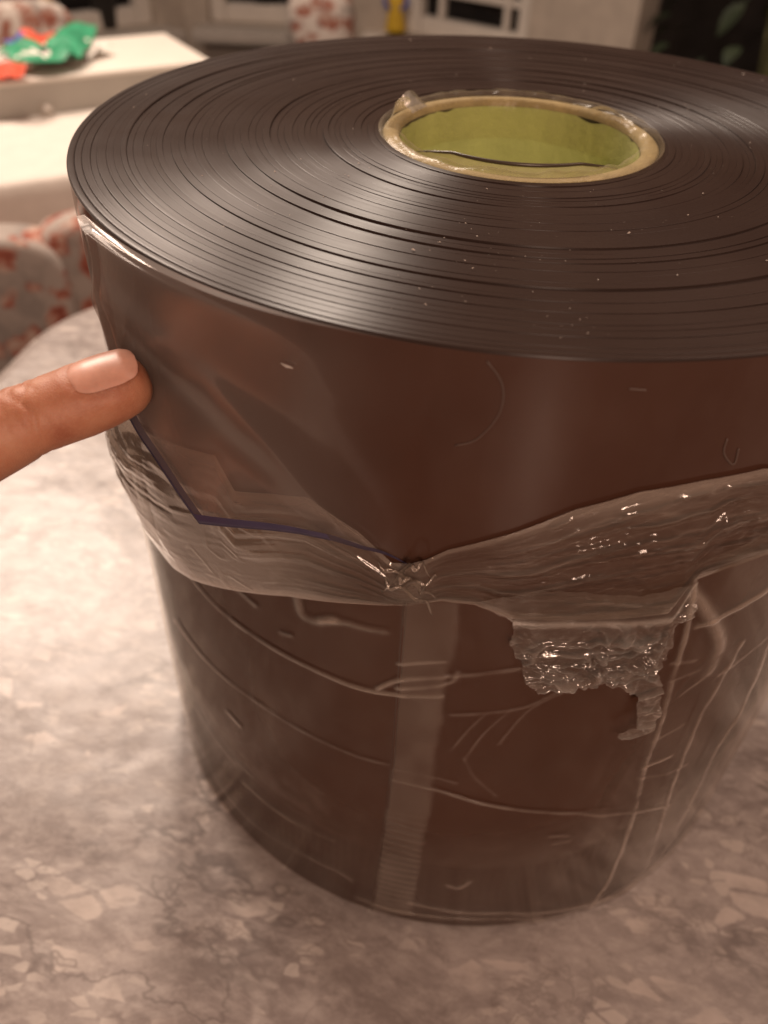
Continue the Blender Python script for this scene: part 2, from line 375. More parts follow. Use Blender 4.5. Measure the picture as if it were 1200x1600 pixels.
# ================================================================== table with the roll
tb = empty('dining_table', (0.08, -0.115, FLOOR)); tag(tb, 'round-cornered dining table under a marble-print vinyl cover, carrying the big roll', 'table')
def round_rect(x0, x1, y0, y1, r, n=16):
    P = []
    for cx, cy, a in ((x1-r, y1-r, 0), (x0+r, y1-r, PI/2), (x0+r, y0+r, PI), (x1-r, y0+r, 1.5*PI)):
        for k in range(n+1): q = a+PI/2*k/n; P.append((cx+r*math.cos(q), cy+r*math.sin(q)))
    return P
TX0, TX1, TY0, TY1 = -.352, .62, -.62, .358
def slab(name, P, z0, z1, mat, parent):
    n = len(P); v = [(x, y, z0) for x, y in P]+[(x, y, z1) for x, y in P]
    f = [tuple(range(n, 2*n)), tuple(range(n))[::-1]]+[(i, (i+1) % n, n+(i+1) % n, n+i) for i in range(n)]
    return mk(name, v, f, mat, parent, False)
def loc(P, o): return [(x-o.location.x, y-o.location.y) for x, y in P]
slab('tabletop', loc(round_rect(TX0+.004, TX1-.004, TY0+.004, TY1-.004, .118), tb), -.035-FLOOR, -.004-FLOOR, M['wood'], tb)
for sx in (-1, 1):
    for sy in (-1, 1):
        V, F = tube_mesh([(sx*.36, sy*.38, .0), (sx*.36, sy*.38, -.036-FLOOR)], [.022, .030], 16); mk('leg', V, F, M['wood'], tb)
# vinyl cover: flat top, rolled edge, short skirt
rings = []
for off, z in ((-.012, 0), (-.006, -.0004), (-.002, -.002), (.0008, -.005), (.0022, -.010), (.003, -.03), (.006, -.07), (.012, -.13), (.014, -.16)):
    P = round_rect(TX0-off, TX1+off, TY0-off, TY1+off, .12+off)
    k = len(P)
    rings.append([(x+(.010*math.sin(i*.55)*(-z/.16)**1.5 if z < -.02 else 0), y+(.010*math.cos(i*.47)*(-z/.16)**1.5 if z < -.02 else 0), z) for i, (x, y) in enumerate(P)])
v = [p for r_ in rings for p in r_]; f = [tuple(range(k))]
for a in range(len(rings)-1):
    f += [(a*k+i, (a+1)*k+i, (a+1)*k+(i+1) % k, a*k+(i+1) % k) for i in range(k)]
cl = mk('table_cover', v, f, M['marble']); cl.data.polygons[0].use_smooth = False
tag(cl, 'grey beige marble-print vinyl cover lying under the big roll', 'tablecloth')

# ================================================================== the roll
roll = empty('strip_roll', (0, 0, 0)); tag(roll, 'big roll of glossy dark brown plastic strip standing on end', 'roll')
RC, RI = .0409, .0362
NW = 44; wds_ = rng.uniform(.75, 1.25, NW); wds_ *= (R-RC-.0006)/wds_.sum(); rad_e = RC+.0006+np.r_[0, np.cumsum(wds_)]
prev = 0.0
for i in range(NW):
    a = float(rad_e[i]); b = float(rad_e[i+1])-.00002
    prev = .5*prev+float(rng.normal(0, .00009))
    if rng.random() < .22: prev -= float(rng.uniform(.00006, .00022))
    dz = max(-.0006, min(.0005, prev)) if i < NW-1 else 0.0
    hz = H+dz; e = float(rng.choice([.00005, .00009, .00016, .00026], p=[.45, .33, .17, .05])) if i < NW-1 else .0005
    ph, am, ph2 = rng.uniform(0, 6.28), rng.uniform(.00005, .00022), rng.uniform(0, 6.28)
    wob = (lambda th, ph=ph, am=am, ph2=ph2: am*np.sin(th+ph)+.6*am*np.sin(2*th+ph2)+.35*am*np.sin(5*th+ph2*2))
    last = i == NW-1
    tl = float(rng.normal(0, .00004)); prof = [(a, hz-.012), (a, hz-e), (a+e*.3, hz-e*.3), (a+e, hz), (a+e*1.6, hz), (b-e*1.6, hz+tl), (b-e, hz+tl), (b-e*.3, hz+tl-e*.3), (b, hz+tl-e), (b, hz-(e*1.3 if last else .012))]
    if not last: lathe('winding', prof, 200, M['pvct'], roll, True, wob)
    else:
        lathe('winding', prof, 256, M['pvct'], roll, True)
        lathe('outer_face', [(b, hz-e*1.3), (b, hz-e*2), (b, hz*.66), (b, hz*.33), (b, .0008), (b-.0008, .0003), (RI, .0003)], 256, M['pvc'], roll, True)
# core
lathe('core_tube', [(RC+.0004, H-.02), (RC+.0004, H-.0010), (RC-.0005, H-.0003), (RI+.0006, H-.0003), (RI, H-.0012), (RI-.0001, H-.0022)], 128, M['card'], roll)
core = [o_ for o_ in roll.children if o_.name.startswith('core_tube')][0]
def torn(th):
    return -.0004-.0009*np.clip(fbm(th*4, th*0, 4), 0, 1)*2
n = 160; th = np.linspace(0, 2*PI, n, endpoint=False); pz = np.array([0, -.002, -.03, -.12, -.245])
v = np.zeros((n, 5, 3)); v[..., 0] = np.sin(th)[:, None]*(RI-.0003); v[..., 1] = -np.cos(th)[:, None]*(RI-.0003)
v[..., 2] = H-.0018+pz; v[:, 0, 2] += torn(th)
mk('paper_lining', v.reshape(-1, 3), grid_faces(n, 5, True), M['green'], core)
# dust flecks on the wound edge
V = []; F = []
for k in range(260):
    a = rng.uniform(0, 2*PI); q = rng.uniform(.047, .128); s = rng.choice([.00012, .00018, .0003, .0005], p=[.45, .3, .2, .05])
    if k < 40: a = rng.normal(0.0, .14); q = rng.uniform(.07, .12)
    p = Vector((math.sin(a)*q, -math.cos(a)*q, H+.00025)); i0 = len(V); e = rng.uniform(0, 6.28)
    d1 = Vector((math.cos(e), math.sin(e), .2))*s; d2 = Vector((-math.sin(e), math.cos(e), .1))*s*.5
    V += [p-d1, p+d2, p+d1, p-d2, p+Vector((0, 0, s*.7))]; F += [(i0, i0+1, i0+4), (i0+1, i0+2, i0+4), (i0+2, i0+3, i0+4), (i0+3, i0, i0+4)]
tag(mk('dust', V, F, M['dust'], roll, False), kind='stuff')
# hairline scratches on the outer face
for P in ([(-0.19, 0.2473), (1.35, 0.2426), (1.44, 0.2362), (-0.14, 0.2295), (-2.0, 0.2272)], [(11.73, 0.2432), (13.19, 0.2429)], [(22.2, 0.2301), (22.43, 0.2264), (23.95, 0.2229), (23.8, 0.2271)]):
    Q = smooth_curve(P, 24); pts = cyl(np.radians(Q[:, 0]), Q[:, 1], R+.00008)
    V, F = tube_mesh(pts, .00022, 5); mk('scratch', V, F, M['scuff'], roll)
Q = np.array([(-18.29, 0.2385), (-17.7, 0.2382), (-17.05, 0.2382)]); V, F = tube_mesh(cyl(np.radians(Q[:, 0]), Q[:, 1], R+.0016), [.0001, .00032, .0001], 6); mk('painted_glint', V, F, M['whitep'], roll)  # painted highlight on the loose end, borrowing the bag's white colour

# loose outer end: upper right is still wound on, lower left corner stands off
left = np.array([(-47.8, 0.2491, 0.0012), (-45.45, 0.2491, 0.0022), (-43.38, 0.2491, 0.003), (-42.64, 0.24547, 0.0034), (-42.81, 0.2368, 0.0034), (-43.46, 0.22446, 0.0034), (-40.13, 0.20701, 0.005), (-33.36, 0.20029, 0.007), (-26.64, 0.19219, 0.0095)])   # deg, z, lift
bott = np.array([(-26.64, 0.19219, 0.0095), (-23.14, 0.19456, 0.0078), (-19.14, 0.19663, 0.0056), (-15.3, 0.19765, 0.0036), (-11.55, 0.19738, 0.0018), (-7.71, 0.19411, 0.0006), (-4.38, 0.19029, 0.0003)])
NS, NTT = 70, 60
Lc = smooth_curve(left, NTT)
Bc = smooth_curve(bott, NS)[::-1]                # right to left
v = np.zeros((NS, NTT, 3)); 
for i in range(NS):
    s = i/(NS-1)
    for j in range(NTT):
        t = j/(NTT-1)
        top = np.array([Bc[0, 0]*(1-s)+Lc[0, 0]*s, H-.0001, .0003*(1-s)+Lc[0, 2]*s**4])
        rgt = np.array([Bc[0, 0], (H-.0003)*(1-t)+Bc[0, 1]*t, .0003])
        P = (1-t)*top+t*Bc[i]+(1-s)*rgt+s*Lc[j]-((1-s)*(1-t)*np.array([Bc[0, 0], H-.0003, .0003])+s*(1-t)*Lc[0]+(1-s)*t*Bc[0]+s*t*Lc[-1])
        v[i, j] = P
# bend ridge running diagonally
bend = np.array([(-44.39, 0.2349), (-34.67, 0.2303), (-27.29, 0.2257), (-20.45, 0.2166), (-14.81, 0.2071), (-9.99, 0.1985)])
def pl_dist(th_deg, z, P):
    X = np.stack([np.radians(th_deg)*R, z], -1); best = np.full(X.shape[:-1], 9.0)
    Q = np.stack([np.radians(P[:, 0])*R, P[:, 1]], -1)
    for a, b in zip(Q[:-1], Q[1:]):
        d = b-a; t = np.clip(((X-a)@d)/(d@d), 0, 1); best = np.minimum(best, np.linalg.norm(X-a-t[..., None]*d, axis=-1))
    return best
db = pl_dist(v[..., 0], v[..., 1], bend)
sgrid = np.linspace(0, 1, NS)[:, None]*np.ones(NTT)
lift = np.clip(v[..., 2], .0003, 1)+.0016*np.exp(-(db/.006)**2)*np.clip(sgrid*3, 0, 1)
TH = .0019
tap = np.clip(sgrid*2.2, 0, 1); lift = lift*np.clip(sgrid*4, 0, 1)+.0001
outer = cyl(np.radians(v[..., 0]), v[..., 1], R+lift+TH*tap+.0001); inner = cyl(np.radians(v[..., 0]), v[..., 1], R+lift)
nv = NS*NTT; vv = np.r_[outer.reshape(-1, 3), inner.reshape(-1, 3)]
f = grid_faces(NS, NTT); fi = [tuple(nv+k for k in q[::-1]) for q in f]
ef = []
for j in range(NTT-1): a, b = (NS-1)*NTT+j, (NS-1)*NTT+j+1; ef.append((a, nv+a, nv+b, b))
for i in range(NS-1): a, b = i*NTT+NTT-1, (i+1)*NTT+NTT-1; ef.append((a, b, nv+b, nv+a))
tf = [(i*NTT, nv+i*NTT, nv+(i+1)*NTT, (i+1)*NTT) for i in range(NS-1)]
fl = mk('loose_end', vv, f+fi+ef+tf, [M['flap'], M['edge']], roll)
mi = [0]*(len(f)+len(fi))+[1 if (q >= NTT-1 or q > NTT*.55) else 0 for q in range(len(ef))]+[0]*len(tf); nq = 0
for i in range(NS-1):
    for j in range(NTT-1):
        if (i > NS*.38 and j >= NTT-3) or (i >= NS-2 and j > NTT*.62): mi[nq] = 1
        nq += 1
fl.data.polygons.foreach_set('material_index', mi)
sm = [True]*(len(f)+len(fi))+[False]*(len(ef)+len(tf)); fl.data.polygons.foreach_set('use_smooth', sm)
at = fl.data.attributes.new('fold', 'FLOAT', 'POINT'); at.data.foreach_set('value', np.tile((lambda q: q*q*(3-2*q))(np.clip(sgrid.ravel()*1.8-.04, 0, 1)), 2))
fl['label'] = 'clear loose end of the strip with a violet cut edge'

# ================================================================== stretch film
wrap = empty('film_wrap', (0, 0, 0)); tag(wrap, 'torn clear stretch film wrapped round the lower part of the big roll', 'film')
def set_fold(o, vals):
    at = o.data.attributes.new('fold', 'FLOAT', 'POINT'); at.data.foreach_set('value', np.clip(np.asarray(vals, float).ravel(), 0, .95))
def film_obj(name, thd, z, lift, fold, mat, keep=None, parent=wrap, wrap_round=False):
    nu, nvv = thd.shape
    V = cyl(np.radians(thd), z, R+lift).reshape(-1, 3); F = grid_faces(nu, nvv, wrap_round)
    if keep is not None:
        k = keep.ravel(); F = [q for q in F if k[list(q)].all()]
        used = np.zeros(len(V), bool)
        for q in F: used[list(q)] = True
        idx = np.cumsum(used)-1; V = V[used]; F = [tuple(idx[i] for i in q) for q in F]; fold = fold.ravel()[used]
    o_ = mk(name, V, F, mat, parent); set_fold(o_, fold); return o_
def inside(px, py, poly):
    r_ = np.zeros(px.shape, bool); n_ = len(poly); j = n_-1
    for i in range(n_):
        xi, yi = poly[i]; xj, yj = poly[j]
        c_ = ((yi > py) != (yj > py)) & (px < (xj-xi)*(py-yi)/(yj-yi+1e-12)+xi); r_ ^= c_; j = i
    return r_
# --- sleeve on the lower part (angle in degrees, 0 = towards the chair side, + to the right)
ths = np.r_[np.arange(-180, -78, 3.0), np.arange(-78, 64, .27), np.arange(64, 180.1, 3.0)]
TOPC = np.array([(-47.74, 0.1487), (-36.46, 0.1526), (-19.38, 0.1693), (-5.65, 0.1817), (1.62, 0.1847), (14.32, 0.1819), (24.21, 0.1905), (31.95, 0.198)])
def top_z(t): return np.interp(t, np.r_[-180, TOPC[:, 0], 180], np.r_[.15, TOPC[:, 1], .17])
NZ = 300
zz = np.linspace(0, 1, NZ)
TH2 = ths[:, None]*np.ones(NZ); Z2 = .0012+zz[None, :]*(top_z(ths)[:, None]-.0012+.004)
X = np.radians(TH2)*R
lift = .0005+.00012*fbm(X*30, Z2*30, 1)
fold = .012+.014*np.clip(fbm(X*25, Z2*40, 5), -.5, 1)
RIDGES = [  # polyline (deg, z), half width, height, opacity
 ([(-39.56, 0.1477), (-33.14, 0.1433), (-25.07, 0.1415), (-17.3, 0.1404), (-10.39, 0.1396), (-5.59, 0.1415), (-0.32, 0.1449)], .0011, .0016, .30),
 ([(-46.87, 0.1081), (-35.98, 0.1069), (-26.49, 0.1078), (-17.84, 0.1063), (-10.23, 0.1054), (-5.8, 0.1061)], .0010, .0016, .30),
 ([(-5.6, 0.1045), (-1.49, 0.1051), (2.96, 0.103)], .0010, .0008, .22),
 ([(-5.24, 0.0988), (0.43, 0.0978), (6.62, 0.0929), (12.95, 0.0885), (20.63, 0.0833), (29.39, 0.076), (37.97, 0.0685)], .0010, .0014, .28),
 ([(-43.72, 0.0201), (-33.84, 0.0169), (-23.09, 0.0214), (-14.36, 0.0236), (-11.17, 0.021)], .0014, .0010, .16),
 ([(-32.26, 0.0454), (-23.79, 0.0441), (-14.25, 0.0461)], .0016, .0008, .12),
 ([(-46.61, 0.0603), (-40.25, 0.0567), (-33.38, 0.0535)], .0016, .0008, .10),
 ([(-18.28, 0.1682), (-17.8, 0.1621), (-15.7, 0.1617), (-13.63, 0.165)], .0020, .0014, .26),
 ([(-15.27, 0.1627), (-12.06, 0.1652), (-9.75, 0.1653), (-7.51, 0.1661)], .0016, .0012, .26),
 ([(-27.47, 0.158), (-24.97, 0.1559)], .0015, .001, .2),
 ([(-5.69, 0.1548), (-2.93, 0.1577), (-0.47, 0.1597)], .0009, .0008, .24),
 ([(-7.97, 0.1421), (-5.11, 0.1487), (-0.6, 0.153), (2.93, 0.1556), (7.86, 0.1594)], .0011, .0012, .28),
 ([(-5.64, 0.1443), (0.22, 0.1508), (1.11, 0.1561)], .0010, .0010, .24),
 ([(12.75, 0.1495), (9.47, 0.1431), (5.16, 0.1396), (1.1, 0.1369)], .0009, .0009, .22),
 ([(5.16, 0.1396), (3.29, 0.1304), (1.74, 0.12)], .0006, .0007, .18),
 ([(8.02, 0.1423), (5.27, 0.1296), (3.51, 0.1159)], .0006, .0007, .15),
 ([(13.51, 0.1494), (10.26, 0.1425), (8.54, 0.1334), (7.44, 0.1254)], .0006, .0007, .15),
 ([(3.44, 0.1176), (5.09, 0.1079), (8.51, 0.0979)], .0008, .0007, .12),
 ([(24.54, 0.1893), (26.16, 0.171), (27.0, 0.1495), (28.07, 0.1277), (28.73, 0.1032), (30.77, 0.0689), (31.76, 0.0244), (30.37, 0.0013)], .0009, .0022, .34),
 ([(35.52, 0.1573), (34.75, 0.1293), (35.34, 0.0978), (36.92, 0.0671), (40.01, 0.0227), (39.05, 0.0032), (32.81, 0.0031)], .0011, .0022, .30),
 ([(41.08, 0.153), (44.02, 0.1183), (43.44, 0.0947), (43.95, 0.0699), (44.76, 0.0314), (43.11, 0.0123)], .0014, .0022, .30),
 ([(26.07, 0.1565), (29.18, 0.1558)], .0008, .001, .2), ([(26.78, 0.1486), (30.59, 0.1506)], .0008, .001, .2), ([(29.36, 0.1401), (31.76, 0.1455)], .0008, .001, .2),
 ([(28.01, 0.1193), (32.09, 0.1231)], .0009, .001, .2), ([(28.35, 0.1047), (30.93, 0.1059), (32.43, 0.1064)], .0011, .0014, .28), ([(28.35, 0.0989), (32.87, 0.0955), (36.89, 0.0953)], .0009, .001, .2),
 ([(25.04, 0.1846), (28.79, 0.1727), (31.63, 0.1614), (32.36, 0.1513), (32.14, 0.1479)], .0022, .0014, .30),
 ([(27.44, 0.1706), (31.18, 0.1738), (35.65, 0.1784)], .0014, .0014, .26), ([(34.18, 0.145), (37.56, 0.1493), (40.98, 0.1545)], .0012, .001, .22),
 ([(-34.09, 0.0865), (-31.26, 0.0847)], .0012, .0006, .16), ([(-33.51, 0.0566), (-29.92, 0.0555)], .0012, .0006, .14), ([(-21.07, 0.1498), (-19.65, 0.1508)], .0012, .0006, .18),
 ([(4.42, 0.035), (6.06, 0.0337), (7.7, 0.0393)], .0012, .0008, .20),
 ([(17.94, 0.0697), (20.73, 0.0685)], .0008, .0006, .14), ([(18.87, 0.0638), (21.26, 0.0646)], .0007, .0006, .12), 
 ([(-1.17, 0.0169), (7.27, 0.0137), (15.73, 0.0126), (24.93, 0.0082), (33.96, 0.0047)], .0016, .0014, .18), ([(-9.77, 0.0083), (-0.97, 0.0081), (9.59, 0.0084), (20.49, 0.0067)], .0014, .0018, .18),
]
for P, wd, ht, op in RIDGES:
    P = np.array(P); Q = smooth_curve(P, 26) if len(P) > 2 else resample(P, 6)
    m_ = (ths > Q[:, 0].min()-4) & (ths < Q[:, 0].max()+4)
    d_ = pl_dist(TH2[m_], Z2[m_], Q); wd = wd*.58
    t_ = np.clip(.62+.75*fbm(X[m_]*45, Z2[m_]*45, 9)+.3*fbm(X[m_]*260, Z2[m_]*260, 10), .12, 1.3)
    lift[m_] += (.30 if len(P) > 2 else .0)*ht*np.exp(-(d_/wd)**2)*t_; fold[m_] += 1.15*op*np.exp(-(d_/(wd*1.15))**2)*t_
# trapped-air strip beside the inner strip end, ribbed lower down
seam = [(-5.46, 0.1796), (0.35, 0.1834), (0.66, 0.1691), (-0.45, 0.1531), (-0.12, 0.1436), (-0.33, 0.1268), (0.26, 0.0924), (0.03, 0.0763), (-0.32, 0.0445), (-0.94, 0.007), (-7.4, 0.0013), (-6.1, 0.0657), (-5.61, 0.1056), (-5.48, 0.1439)]
jt = .6*fbm(X*0+3, Z2*90, 8)
ins = inside(TH2+jt*(TH2 > -4.6), Z2, seam); ins = ins.astype(float)
for _ in range(1): ins = (np.roll(ins, 1, 0)+ins+np.roll(ins, -1, 0))/3; ins = (np.roll(ins, 2, 1)+np.roll(ins, 1, 1)+ins+np.roll(ins, -1, 1)+np.roll(ins, -2, 1))/5
fold += .11*ins*(1+.5*fbm(X*120, Z2*60, 81)); lift += .0003*ins
rib = np.clip(np.sin(Z2*2*PI/.0042+2*fbm(X*50, Z2*120, 3)), 0, 1)*np.clip((.085-Z2)/.02, 0, 1)*np.clip((Z2-.012)/.01, 0, 1)
fold += .05*ins*rib; lift += .00025*ins*rib
# looser, hazier film on the right
rz_ = np.clip((TH2-np.interp(Z2, [0, .05, .1, .18], [14, 19, 22.5, 25]))/3.5, 0, 1)*(TH2 < 70)
st = np.clip(fbm(X*90+Z2*60, Z2*14, 12), -1, 1)
fold += rz_*(.04+.08*st+.05*np.clip((TH2-24)/12, 0, 1)); lift += rz_*(.0008+.0006*st+.0008*np.clip((TH2-24)/14, 0, 1))
# same on the far left edge
lz_ = np.clip((-44-TH2)/8, 0, 1)*(TH2 > -90); fold += lz_*(.06+.05*fbm(X*60, Z2*30, 13)); lift += lz_*.0006
film_obj('sleeve', TH2, Z2, lift, fold, M['film'])
# vertical end of the inner strip showing through the film
Q = resample([(-5.44, 0.1784), (-5.48, 0.1439), (-5.61, 0.1056), (-6.23, 0.0612), (-7.42, 0.0013)], 40)
V, F = tube_mesh(cyl(np.radians(Q[:, 0]), Q[:, 1], R+.0002), .0005, 6); mk('strip_end', V, F, M['pvc'], roll)

# --- gathered band of film, pulled down from above
UP = np.array([(-59.56, 0.1854), (-48.7, 0.1901), (-38.61, 0.1974), (-28.24, 0.2046), (-25.83, 0.1963), (-20.98, 0.2009), (-16.29, 0.2043), (-10.67, 0.1986), (-7.06, 0.1915), (-5.21, 0.1924), (-3.63, 0.1946), (-1.53, 0.1989), (4.28, 0.206), (9.68, 0.2138), (15.18, 0.2184), (21.12, 0.2202), (27.34, 0.2209)])
LO = np.array([(-59.13, 0.158), (-59.75, 0.1411), (-49.84, 0.1406), (-42.46, 0.1423), (-36.99, 0.147), (-26.34, 0.1595), (-19.43, 0.1673), (-10.55, 0.1742), (-5.56, 0.1777), (-1.59, 0.182), (1.72, 0.1823), (5.88, 0.1786), (14.64, 0.1784), (22.93, 0.1778), (24.47, 0.1887), (28.4, 0.1905), (32.99, 0.1913)])
thb = np.r_[np.arange(-180, -70, 3.0), np.arange(-70, 45, .22), np.arange(45, 180.1, 3.0)]
def ord_(P): 
    P = P[np.argsort(P[:, 0])]; return P
UPo, LOo = ord_(UP), ord_(LO)
uz = np.interp(thb, np.r_[-180, UPo[:, 0], 60, 180], np.r_[.185, UPo[:, 1], .205, .185]); lz = np.interp(thb, np.r_[-180, LOo[:, 0], 60, 180], np.r_[.155, LOo[:, 1], .17, .155])
NB = 130; s = np.linspace(0, 1, NB)
def lnoise(x, y, seed):
    x = x+seed*17.3; y = y+seed*31.7; xi = np.floor(x).astype(int); yi = np.floor(y).astype(int); fx = x-xi; fy = y-yi
    g = lambda a, b: _perm[a % 256, b % 256]
    t0 = fx+fy < 1
    return np.where(t0, g(xi, yi)+(g(xi+1, yi)-g(xi, yi))*fx+(g(xi, yi+1)-g(xi, yi))*fy,
                    g(xi+1, yi+1)+(g(xi, yi+1)-g(xi+1, yi+1))*(1-fx)+(g(xi+1, yi)-g(xi+1, yi+1))*(1-fy))*2-1
TB = thb[:, None]*np.ones(NB); Sg = np.ones(len(thb))[:, None]*s
ZB = lz[:, None]+(uz-lz)[:, None]*Sg
XB = np.radians(TB)*R
prof = np.clip(np.sin(PI*np.clip(Sg, 0, 1)), 0, 1)**.6
wid = (uz-lz)[:, None]
leftw = np.clip((-8-TB)/12, 0, 1); rightw = np.clip((TB-0)/12, 0, 1); farl = np.clip((-44-TB)/10, 0, 1)
# lengthwise folds: noise stretched along the band, in the band's own coordinate
# long pleats: sharp triangular folds that run along the band and fan out from the pinch
def pleat(nf, seed, drift):
    ph = Sg*nf+drift*fbm(TB*.035, TB*0+seed, seed)+.35*np.sin(TB*.05+seed)+.18*fbm(TB*.25, Sg*2, seed+5)
    k_ = np.floor(ph); fr_ = ph-k_; tri = 1-np.abs(2*fr_-1)
    ki = (k_.astype(int)+seed*13) % 256; am_ = .35+.65*_perm[ki, (seed*7) % 256]
    along = np.clip(.5+1.1*vnoise(TB*.12, k_*3.7, seed+9), 0, 1)
    crease = np.exp(-((1-tri)/.10)**2)*along+.7*np.exp(-(tri/.07)**2)*along
    return tri*am_*along, crease*am_
p1, c1 = pleat(4.3, 21, 1.6); p2, c2 = pleat(9.0, 23, 2.2); p3, c3 = pleat(19.0, 29, 3.0)
blot = fbm(XB*45, ZB*45, 30); crk = np.clip(1-np.abs(lnoise(XB*130+ZB*60, ZB*160-XB*70, 41))*5, 0, 1)*np.clip(blot*2, 0, 1)
lift = .0006+prof*(.0009+.0010*leftw+.0030*farl)+prof*(.0016*p1+.0011*p2+.0005*p3)*(.55+.75*rightw)+rightw*.0010*np.exp(-((Sg-.92+.02*np.sin(TB*.5))/.022)**2)*np.clip(.5+1.4*vnoise(TB*.7, Sg*0+3, 83), 0, 1)+rightw*.0004*lnoise(TB*1.3+Sg*3, Sg*14-TB*.4, 85)*prof+rightw*.0010*np.exp(-((Sg-.74+.004*TB)/.03)**2)+.0003*crk*prof
lift += .0016*np.exp(-((TB+5.2)/2.2)**2)*prof
fold = .05+.19*leftw+.09*leftw*blot+.10*c1+.14*c2+.12*c3+.07*p1+.05*crk+.10*rightw*Sg**4+.12*farl
fold += .20*np.exp(-((Sg-.03)/.05)**2)+.18*np.exp(-((Sg-.97)/.045)**2)+.10*np.exp(-((TB+5.2)/2.5)**2)
# soft rounded pocket seen through the loose end
upl = np.clip((-14-TB)/6, 0, 1)*np.clip((Sg-.62)/.1, 0, 1); fold += .05*upl
film_obj('gathered_band', TB, ZB, np.maximum(lift, .0008), np.clip(fold, .06, .7), M['film'])
# knot of twisted film at the pinch
kx = np.radians(-5.0)*R
for k in range(5):
    P = []
    for q in np.linspace(-1, 1, 18):
        P.append((-5.0+q*2.6+.5*math.sin(k*2+q*3), .1885+.004*math.sin(k*1.7)+.0035*math.sin(q*2.5+k)+.0012*math.sin(q*9+k*3), .0035+.0016*math.sin(k*1.1+q*4)))
    P = np.array(P); V, F = tube_mesh(cyl(np.radians(P[:, 0]), P[:, 1], R+P[:, 2]), [.0001+.00045*(1-abs(q))**.7 for q in np.linspace(-1, 1, 18)], 7)
    o_ = mk('twist', V, F, M['film'], wrap); set_fold(o_, .10+.10*rng.random(len(V)))
# --- crumpled torn piece hanging below the band
piece = np.array([(1.94, 0.1848), (5.88, 0.1786), (6.05, 0.1711), (7.72, 0.164), (8.63, 0.1563), (11.08, 0.1521), (14.5, 0.1555), (20.56, 0.1517), (21.99, 0.1481), (23.36, 0.1373), (23.32, 0.1331), (21.27, 0.1308), (22.37, 0.1275), (26.11, 0.1302), (26.52, 0.1384), (25.28, 0.1503), (23.73, 0.1569), (24.87, 0.1657), (23.66, 0.1739), (25.07, 0.1789), (24.62, 0.1892), (18.54, 0.1876), (8.36, 0.1907)])
th_ = np.arange(piece[:, 0].min()-.5, piece[:, 0].max()+.5, .11); z_ = np.arange(piece[:, 1].min()-.001, piece[:, 1].max()+.001, .00026)
TP, ZP = np.meshgrid(th_, z_, indexing='ij'); XP = np.radians(TP)*R
keep = inside(TP+.28*fbm(XP*500, ZP*500, 31), ZP+.0007*fbm(XP*500, ZP*500, 33), piece.tolist())
wx = XP+.004*fbm(XP*90, ZP*90, 71); wz = ZP+.004*fbm(XP*90, ZP*90, 73)
cru = lnoise(wx*170+wz*90, wz*260-wx*60, 1)+.6*lnoise(wx*420-wz*200, wz*380+wx*260, 2)+.5*lnoise(wx*800+wz*300, wz*900-wx*300, 3)
cru2 = 1-np.abs(lnoise(wx*120+wz*160, wz*200-wx*110, 5))*3
cm = np.clip(.45+1.3*fbm(XP*70, ZP*70, 77), .12, 1)
zt = np.interp(TP, LOo[:, 0], LOo[:, 1]); low = np.clip((zt-ZP)/.006, 0, 1)
lift = .0022+low*(cm*.0013*cru+.0012*np.clip(cru2, 0, 1)+.0006)+.0012*fbm(XP*60, ZP*60, 36)
fold = .05+low*(.09*np.clip(cru, 0, 1)+.14*np.clip(cru2, 0, 1)**3+.02)
fold += .25*np.exp(-((zt-ZP)/.0010)**2)
film_obj('torn_flap', TP, ZP, np.maximum(lift, .0007), np.clip(fold, .04, .6), M['crinkle'], keep)

# --- film tucked over the core: collar, standing lip, curled tab, shiny fold
colr = empty('core_film', (0, 0, H)); tag(colr, 'clear film tucked into the mouth of the cardboard core', 'film')
n = 200; th = np.linspace(0, 2*PI, n, endpoint=False)
pr = np.array([(RC+.0016, .0006), (RC+.0002, .0016), (RC-.002, .0016), (RI+.0022, .0016), (RI+.0004, .0012), (RI-.0012, -.0006), (RI-.002, -.005), (RI-.0016, -.012)])
v = np.zeros((n, len(pr), 3)); rr = pr[None, :, 0]+.0007*fbm(th*5, th*0, 41)[:, None]*np.linspace(.3, 1.4, len(pr)); zc = pr[None, :, 1]+.0012*fbm(th*7, th*0+5, 43)[:, None]*np.array([.2, .6, 1, 1, 1, .6, .4, .3])
v[..., 0] = np.sin(th)[:, None]*rr; v[..., 1] = -np.cos(th)[:, None]*rr; v[..., 2] = zc
o_ = mk('collar', v.reshape(-1, 3), grid_faces(n, len(pr), True), M['collar'], colr)
fo_ = .05+.08*fbm(th*9, th*0, 45)[:, None]+.12*np.array([1.5, .3, 0, 0, .6, .2, 0, 0]); set_fold(o_, fo_)
def lip(name, a0, a1, rad, z0, hfun, mat, fo, rad2=None, nn=70, mm=10):
    a = np.radians(np.linspace(a0, a1, nn)); q = np.linspace(0, 1, mm)
    hgt = np.array([hfun(x) for x in np.linspace(0, 1, nn)])
    v = np.zeros((nn, mm, 3)); r_ = rad+(rad2-rad if rad2 else 0)*q[None, :]+.0006*fbm(a[:, None]*9, q[None, :]*2+a[:, None]*0, 47)
    v[..., 0] = np.sin(a)[:, None]*r_; v[..., 1] = -np.cos(a)[:, None]*r_; v[..., 2] = z0+hgt[:, None]*q[None, :]
    o_ = mk(name, v.reshape(-1, 3), grid_faces(nn, mm), mat, colr); set_fold(o_, fo+0*v[..., 0]+.25*(q[None, :] > .93)); return o_
lip('lip', -62, 62, RI-.0022, -.004, lambda x: .0060*min(1, 4*x, 4*(1-x))**.6, M['collar'], .30)
